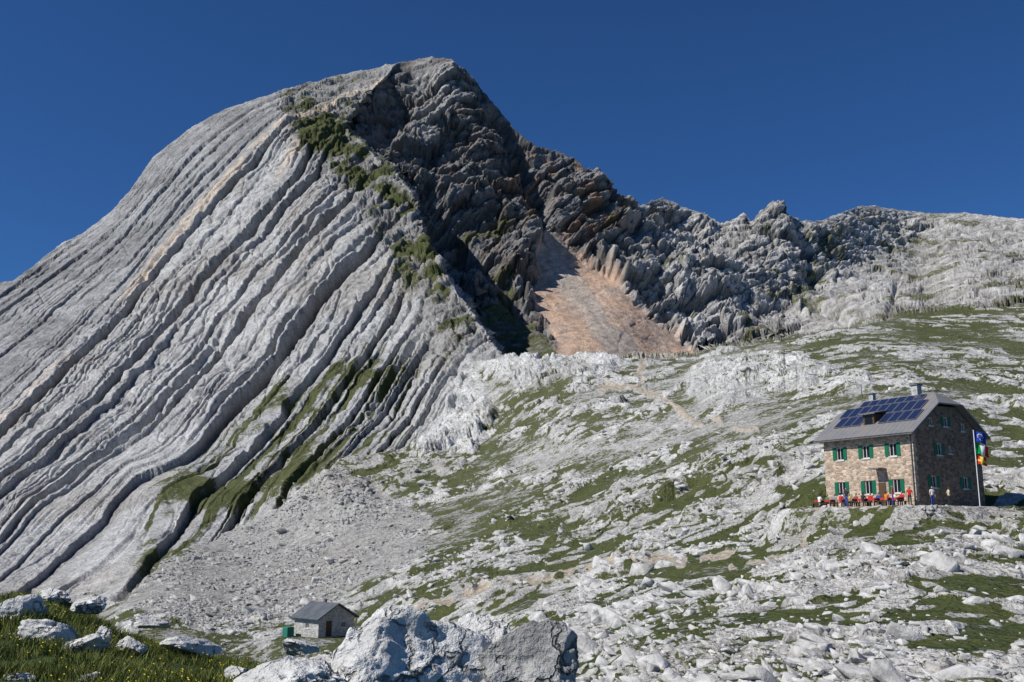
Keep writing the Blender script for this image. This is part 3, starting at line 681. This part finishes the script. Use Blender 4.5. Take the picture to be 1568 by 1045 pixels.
def roof_quad_boxes(name,items,mat,off,th):
    v=[];f=[]
    for (s0,s1,y0,y1) in items:
        o=len(v)
        for k in (off,off+th):
            for (s,y) in ((s0,y0),(s1,y0),(s1,y1),(s0,y1)):
                p=on_roof(0,y,k)+upv*s; v.append(tuple(p))
        f+=[tuple(i+o for i in q) for q in BF]
    return mesh_from(name,v,f,mat,H)
pan=[];frm=[]
for row,(s0,s1) in enumerate(((1.3,3.1),(3.2,5.0),(5.08,6.2))):
    for k in range(10):
        ya=.2+k*1.08 + (0,.5,1.3)[row]
        if ya>9.9 or (row==2 and ya>8.6): continue
        if row==0 and 4.0<ya<6.4: continue
        pan.append((s0+.05,s1-.05,ya+.05,ya+.98)); frm.append((s0,s1,ya,ya+1.03))
roof_quad_boxes('solar_panel_frames',frm,Mal,.06,.05); roof_quad_boxes('solar_panels',pan,Mpan,.112,.01)
boxes('dormer',[(1.0,2.6,4.9,6.2,7.6,9.1)],Mwood,H)
boxes('dormer_glass',[(.975,.997,5.1,6.0,8.15,8.85)],Mglass,H)
mesh_from('dormer_roof',[(.7,4.6,9.1),(.7,6.5,9.1),(3.3,6.5,9.55),(3.3,4.6,9.55),(.7,4.6,9.22),(.7,6.5,9.22),(3.3,6.5,9.67),(3.3,4.6,9.67)],BF,Mroof,H)
boxes('chimneys',[(4.9,5.6,2.6,3.3,10,12.0),(5.9,6.4,8.7,9.2,9.8,11.9)],MG,H)
boxes('chimney_caps',[(4.8,5.7,2.5,3.4,12.003,12.12),(5.8,6.5,8.6,9.3,11.903,12.0)],Mroof2,H)
def cyl(name,a,b,r_,mat,parent,seg=8):
    a=Vector(a);b=Vector(b);d=(b-a).normalized(); x=d.orthogonal().normalized(); y=d.cross(x)
    v=[];
    for p in (a,b):
        for k in range(seg): v.append(tuple(p+(x*math.cos(k*6.2832/seg)+y*math.sin(k*6.2832/seg))*r_))
    f=[(k,(k+1)%seg,(k+1)%seg+seg,k+seg) for k in range(seg)]+[tuple(range(seg))[::-1],tuple(range(seg,2*seg))]
    return mesh_from(name,v,f,mat,parent)
cyl('antenna_mast',(5.3,9.6,10.5),(5.3,9.6,13.0),.04,Mroof2,H)
cyl('downpipe_near',(-.12,.15,0),(-.12,.15,6.7),.05,Mroof2,H); cyl('gutter',(-.78,-.6,6.62),(-.78,11.1,6.62),.07,Mroof2,H)
boxes('entrance_canopy',[(-1.2,-.01,3.1,4.3,3.55,3.65)],Mroof,H)
boxes('entrance_door',[(-.06,-.01,3.3,4.1,0.02,2.3)],Mwood,H)
H2,_=house('small_stone_hut',Cs,A2,SW,SL,2.35,4.0,4.0,[(2.4,1.35,.7,.6)],[(4.1,1.4,.7,.7)],MG,MG,Mroof2,.45,False,doors=[(1.7,1.0,1.0,2.0)])
boxes('chimney',[(2.9,3.2,2.5,2.8,3.6,4.6)],Mroof2,H2)
tk=boxes('green_box',[(-1.9,-.8,4.0,5.2,-.3,1.2)],simple('green_box_paint',(.03,.17,.12),.6),None); tk.location=Cs; tk.rotation_euler=(0,0,A2)  # unidentified green item beside the hut, built as a plain box
bv_=tk.modifiers.new('bev','BEVEL'); bv_.width=.12; bv_.segments=2

def loc(u,v_,z=0): 
    q=Cn[:2]+gdir*u+ldir*v_; return Vector((q[0],q[1],Z0+z))
E=bpy.data.objects.new('flagpole',None); scene.collection.objects.link(E); E.location=loc(5.6,-2.6)
cyl('pole',(0,0,-.3),(0,0,7.1),.045,simple('white_pole_paint',(.75,.75,.75),.4),E)
def flag(name,z1,h,w,colsf,droop,yaw=0):
    nx,nz=16,12; v=[];f=[]
    for j in range(nz+1):
        for i in range(nx+1):
            s=i/nx;t_=j/nz
            a_=.05+w*s*.85; b_=.12*math.sin(s*7+t_*2)
            v.append((a_*math.cos(yaw)-b_*math.sin(yaw), a_*math.sin(yaw)+b_*math.cos(yaw), z1-h*t_-droop*s*s+.04*math.sin(s*9)))
    for j in range(nz):
        for i in range(nx): f.append((j*(nx+1)+i,j*(nx+1)+i+1,(j+1)*(nx+1)+i+1,(j+1)*(nx+1)+i))
    o=mesh_from(name,v,f,None,E); o.data.materials.clear()
    for k,cc in enumerate(colsf[0]): o.data.materials.append(simple(name+str(k),cc,.8))
    for p in o.data.polygons:
        i=(p.index%nx)/nx; j=(p.index//nx)/nz; p.material_index=colsf[1](i,j)
flag('european_flag',7.0,1.0,1.3,([(.01,.05,.35),(.7,.6,.05)],lambda i,j: 1 if abs(math.hypot((i-.45)*1.3,j-.45)-.28)<.05 and int((i*16+j*12))%2==0 else 0),.35)
flag('italian_flag',5.85,1.0,1.6,([(.0,.27,.06),(.75,.75,.72),(.6,.02,.02)],lambda i,j:int(i*2.999)),.4,.15)
flag('regional_flag',4.7,.8,1.1,([(.55,.03,.02),(.7,.5,.08)],lambda i,j:1 if .35<i<.6 or .4<j<.6 else 0),.3,-.1)

r=np.random.default_rng(77)
pts=[]
for k in range(1500):
    u=r.uniform(-4.5,13); v_=-3.6-r.uniform(0,2.2)
    if r.random()<.35: u=-4.6-r.uniform(0,2); v_=r.uniform(-3,10)
    dd=max(-3.5-v_, -4.5-u,0)
    q=loc(u,v_,-dd*.75-.15); pts.append(q[:])
pts=np.array(pts); scatter('terrace_retaining_stones',pts,r.uniform(.12,.30,len(pts)),MRg,8,embed=.1,flatz=.7,dip=0)

# ---------------- people ----------------
def skinmesh(nodes,edges):
    me=bpy.data.meshes.new('sk'); me.from_pydata([n[:3] for n in nodes],edges,[]); o=bpy.data.objects.new('sk',me); scene.collection.objects.link(o)
    sk=o.modifiers.new('s','SKIN'); 
    for i,n in enumerate(nodes):
        me.skin_vertices[0].data[i].radius=(n[3],n[4] if len(n)>4 else n[3])
    me.skin_vertices[0].data[0].use_root=True
    ss=o.modifiers.new('u','SUBSURF'); ss.levels=1
    dg=bpy.context.evaluated_depsgraph_get(); nm=bpy.data.meshes.new_from_object(o.evaluated_get(dg))
    bpy.data.objects.remove(o); return nm
def body(pose):
    N=[(0,0,.95,.14,.11)];Ed=[]
    def ad(p,*n): N.append(n);Ed.append((p,len(N)-1)); return len(N)-1
    c=ad(0,0,0,1.15,.13,.10); c=ad(c,0,-.01,1.36,.17,.11); nk=ad(c,0,0,1.50,.055,.055); 
    for s in(-1,1):
        sh=ad(c,s*.19,0,1.42,.06,.06)
        if pose=='stand': el=ad(sh,s*.25,.02,1.14,.045,.045); wr=ad(el,s*.24,-.08,.90,.03,.03); hd=ad(wr,s*.24,-.10,.83,.035,.02); dr=(0,-.2,-1)
        elif pose=='hip': el=ad(sh,s*.33,.06,1.18,.045,.045); wr=ad(el,s*.20,-.10,1.05,.03,.03); hd=ad(wr,s*.17,-.14,1.03,.035,.02); dr=(-s*.4,-.6,-.5)
        else: el=ad(sh,s*.24,-.10,1.16,.045,.045); wr=ad(el,s*.14,-.34,1.17,.03,.03); hd=ad(wr,s*.12,-.41,1.17,.035,.02); dr=(0,-1,-.1)
        for k in range(5):
            o_=(k-2)*.016; L=[.055,.075,.08,.075,.06][k]
            f1=ad(hd,N[hd][0]+o_,N[hd][1]+dr[1]*L*.6,N[hd][2]+dr[2]*L*.6,.008,.008); ad(f1,N[f1][0],N[f1][1]+dr[1]*L*.4-.01,N[f1][2]+dr[2]*L*.4,.007,.007)
        hp=ad(0,s*.09,0,.90,.09,.09)
        if pose=='sit': kn_=ad(hp,s*.12,-.42,.92,.065,.065); an=ad(kn_,s*.12,-.44,.50,.045,.045); ad(an,s*.12,-.60,.46,.04,.03)
        else: kn_=ad(hp,s*.10,-.02,.50,.06,.06); an=ad(kn_,s*(.10+(.04 if pose=='hip' else 0)),.03,.08,.042,.042); ad(an,s*.11,-.13,.04,.04,.03)
    me=skinmesh(N,Ed)
    bm=bmesh.new(); bm.from_mesh(me)
    hb=bmesh.ops.create_uvsphere(bm,u_segments=20,v_segments=14,radius=1)['verts']
    for v_ in hb:
        x,y,z=v_.co
        jaw=1-.22*max(0,-z)
        yy=y*.098*jaw; 
        nose=.03*math.exp(-(x*x*30+(z+.12)**2*14)) if y<0 else 0
        v_.co=(x*.078*jaw,yy-nose-.015,z*.118+1.645)
    for s in(-1,1):
        eb=bmesh.ops.create_uvsphere(bm,u_segments=8,v_segments=6,radius=1)['verts']
        for v_ in eb: v_.co=(v_.co.x*.012+s*.08,v_.co.y*.02-.005,v_.co.z*.032+1.64)
    hr=bmesh.ops.create_uvsphere(bm,u_segments=16,v_segments=12,radius=1)['verts']
    for v_ in hr: v_.co=(v_.co.x*.086,v_.co.y*.10+.012,max(v_.co.z,-.35)*.115+1.665)
    hair=set(hr)
    bm.normal_update()
    for f in bm.faces:
        c=f.calc_center_median(); f.smooth=True
        if f.verts[0] in hair: f.material_index=3
        elif c.z>1.49: f.material_index=2
        elif pose!='sit' and abs(c.x)>.2 and c.z<1.22 and c.z>.7: f.material_index=2
        elif pose=='sit' and c.y<-.12 and abs(c.x)<.3 and c.z>1.08: f.material_index=2
        elif pose=='sit' and c.y<-.3 and c.z<.56 or c.z<.09: f.material_index=4
        elif c.z>.98 : f.material_index=0
        else: f.material_index=1
    if pose=='sit': bmesh.ops.translate(bm,verts=bm.verts,vec=(0,0,-.43))
    bm.to_mesh(me); bm.free(); 
    for _ in range(5): me.materials.append(None)
    return me
BM={p:body(p) for p in('stand','hip','sit')}
pm={}
def pmat(c):
    if c not in pm: pm[c]=simple('cloth_%d'%len(pm),c,.85)
    return pm[c]
skin=(.42,.26,.18)
def person(u,v_,z,face,pose,shirt,pants,hair=(.05,.03,.02)):
    o=bpy.data.objects.new('person',BM[pose]); scene.collection.objects.link(o)
    for i,c in enumerate((shirt,pants,skin,hair,(.04,.03,.03))):
        o.material_slots[i].link='OBJECT'; o.material_slots[i].material=pmat(c)
    o.location=loc(u,v_,z); o.rotation_euler=(0,0,face); return o
red=(.5,.03,.02);blue=(.04,.08,.3);wh=(.7,.7,.68);blk=(.03,.03,.035);org=(.6,.18,.03)
def table(u,v_,cloth=(.55,.05,.04)):
    E=bpy.data.objects.new('picnic_table',None); scene.collection.objects.link(E); E.location=loc(u,v_); E.rotation_euler=(0,0,A1)
    boxes('top',[(-.4,.4,-1.0,1.0,.72,.76)],simple('tablecloth',cloth,.8),E)
    boxes('cloth_sides',[(-.43,-.403,-1.0,1.0,.55,.75),(.403,.43,-1.0,1.0,.55,.75)],simple('tablecloth_side',cloth,.8),E)
    boxes('legs',[(x-.04,x+.04,y-.04,y+.04,0,.718) for x in(-.3,.3) for y in(-.85,.85)],Mwood,E)
    boxes('benches',[(s*.8-.15,s*.8+.15,-1,1,.40,.44) for s in(-1,1)]+[(s*.8-.12,s*.8+.12,y-.03,y+.03,0,.398) for s in(-1,1) for y in(-.8,.8)],Mwood,E)
FL=A1-math.pi/2
for k,(tv,cc) in enumerate(((1.2,(.45,.05,.04)),(3.8,(.5,.04,.04)),(6.4,(.30,.18,.10)),(9.0,(.4,.05,.04)))):
    table(-2.0,tv,cc)
cs=[red,wh,org,blue,red,blk,(.3,.06,.05),(.5,.4,.1),red,(.2,.25,.3),(.08,.2,.12),wh]
i=0
for tv in(1.2,3.8,6.4,9.0):
    for s,dv_ in((1,-.5),(1,.4),(-1,0)):
        person(-2.0+s*.8,tv+dv_,0,(A1-math.pi/2) if s>0 else (A1+math.pi/2),'sit',cs[i%12],blk if i%2 else blue); i+=1
person(-.9,.1,0,FL+.5,'stand',red,blk); person(-3.2,.2,0,FL+2.2,'hip',red,blue,(.25,.17,.08)); person(.6,-1.2,0,.2,'stand',wh,blue); person(2.6,-1.5,0,1.5,'hip',(.6,.5,.35),blk)
person(-3.4,5.2,0,FL,'stand',blk,blue); person(-.7,7.7,0,FL-.5,'stand',blue,blk)
print('huts',time.time()-T0)

# ---------------- light, sky, camera ----------------
el=math.asin(SUN[2]); az=math.atan2(SUN[0],SUN[1])
sd=bpy.data.lights.new('sun','SUN'); sd.energy=5.0; sd.angle=math.radians(.5); sd.color=(1,.965,.91)
so=bpy.data.objects.new('sun',sd); scene.collection.objects.link(so); so.rotation_euler=Vector(SUN).to_track_quat('Z','Y').to_euler()
w=bpy.data.worlds.new('World'); scene.world=w; w.use_nodes=True; nt=w.node_tree
bg=nt.nodes['Background']; st=nt.nodes.new('ShaderNodeTexSky'); st.sky_type='NISHITA'; st.sun_disc=False
st.sun_elevation=el; st.sun_rotation=az; st.altitude=2400; st.air_density=1.0; st.dust_density=.2; st.ozone_density=3.0
gm=nt.nodes.new('ShaderNodeMix'); gm.data_type='RGBA'; gm.blend_type='MULTIPLY'; gm.inputs[0].default_value=1; gm.inputs[7].default_value=(.36,.71,1.12,1)
nt.links.new(st.outputs[0],gm.inputs[6]); nt.links.new(gm.outputs[2],bg.inputs[0]); bg.inputs[1].default_value=.074
cd=bpy.data.cameras.new('camera'); cd.lens=35; cd.sensor_width=36; cd.clip_end=6000; cd.clip_start=.1
co=bpy.data.objects.new('camera',cd); scene.collection.objects.link(co); co.rotation_euler=(math.pi/2+PITCH,0,0); scene.camera=co
scene.view_settings.view_transform='Standard'; scene.view_settings.look='None'; scene.view_settings.exposure=0
print('done',time.time()-T0)
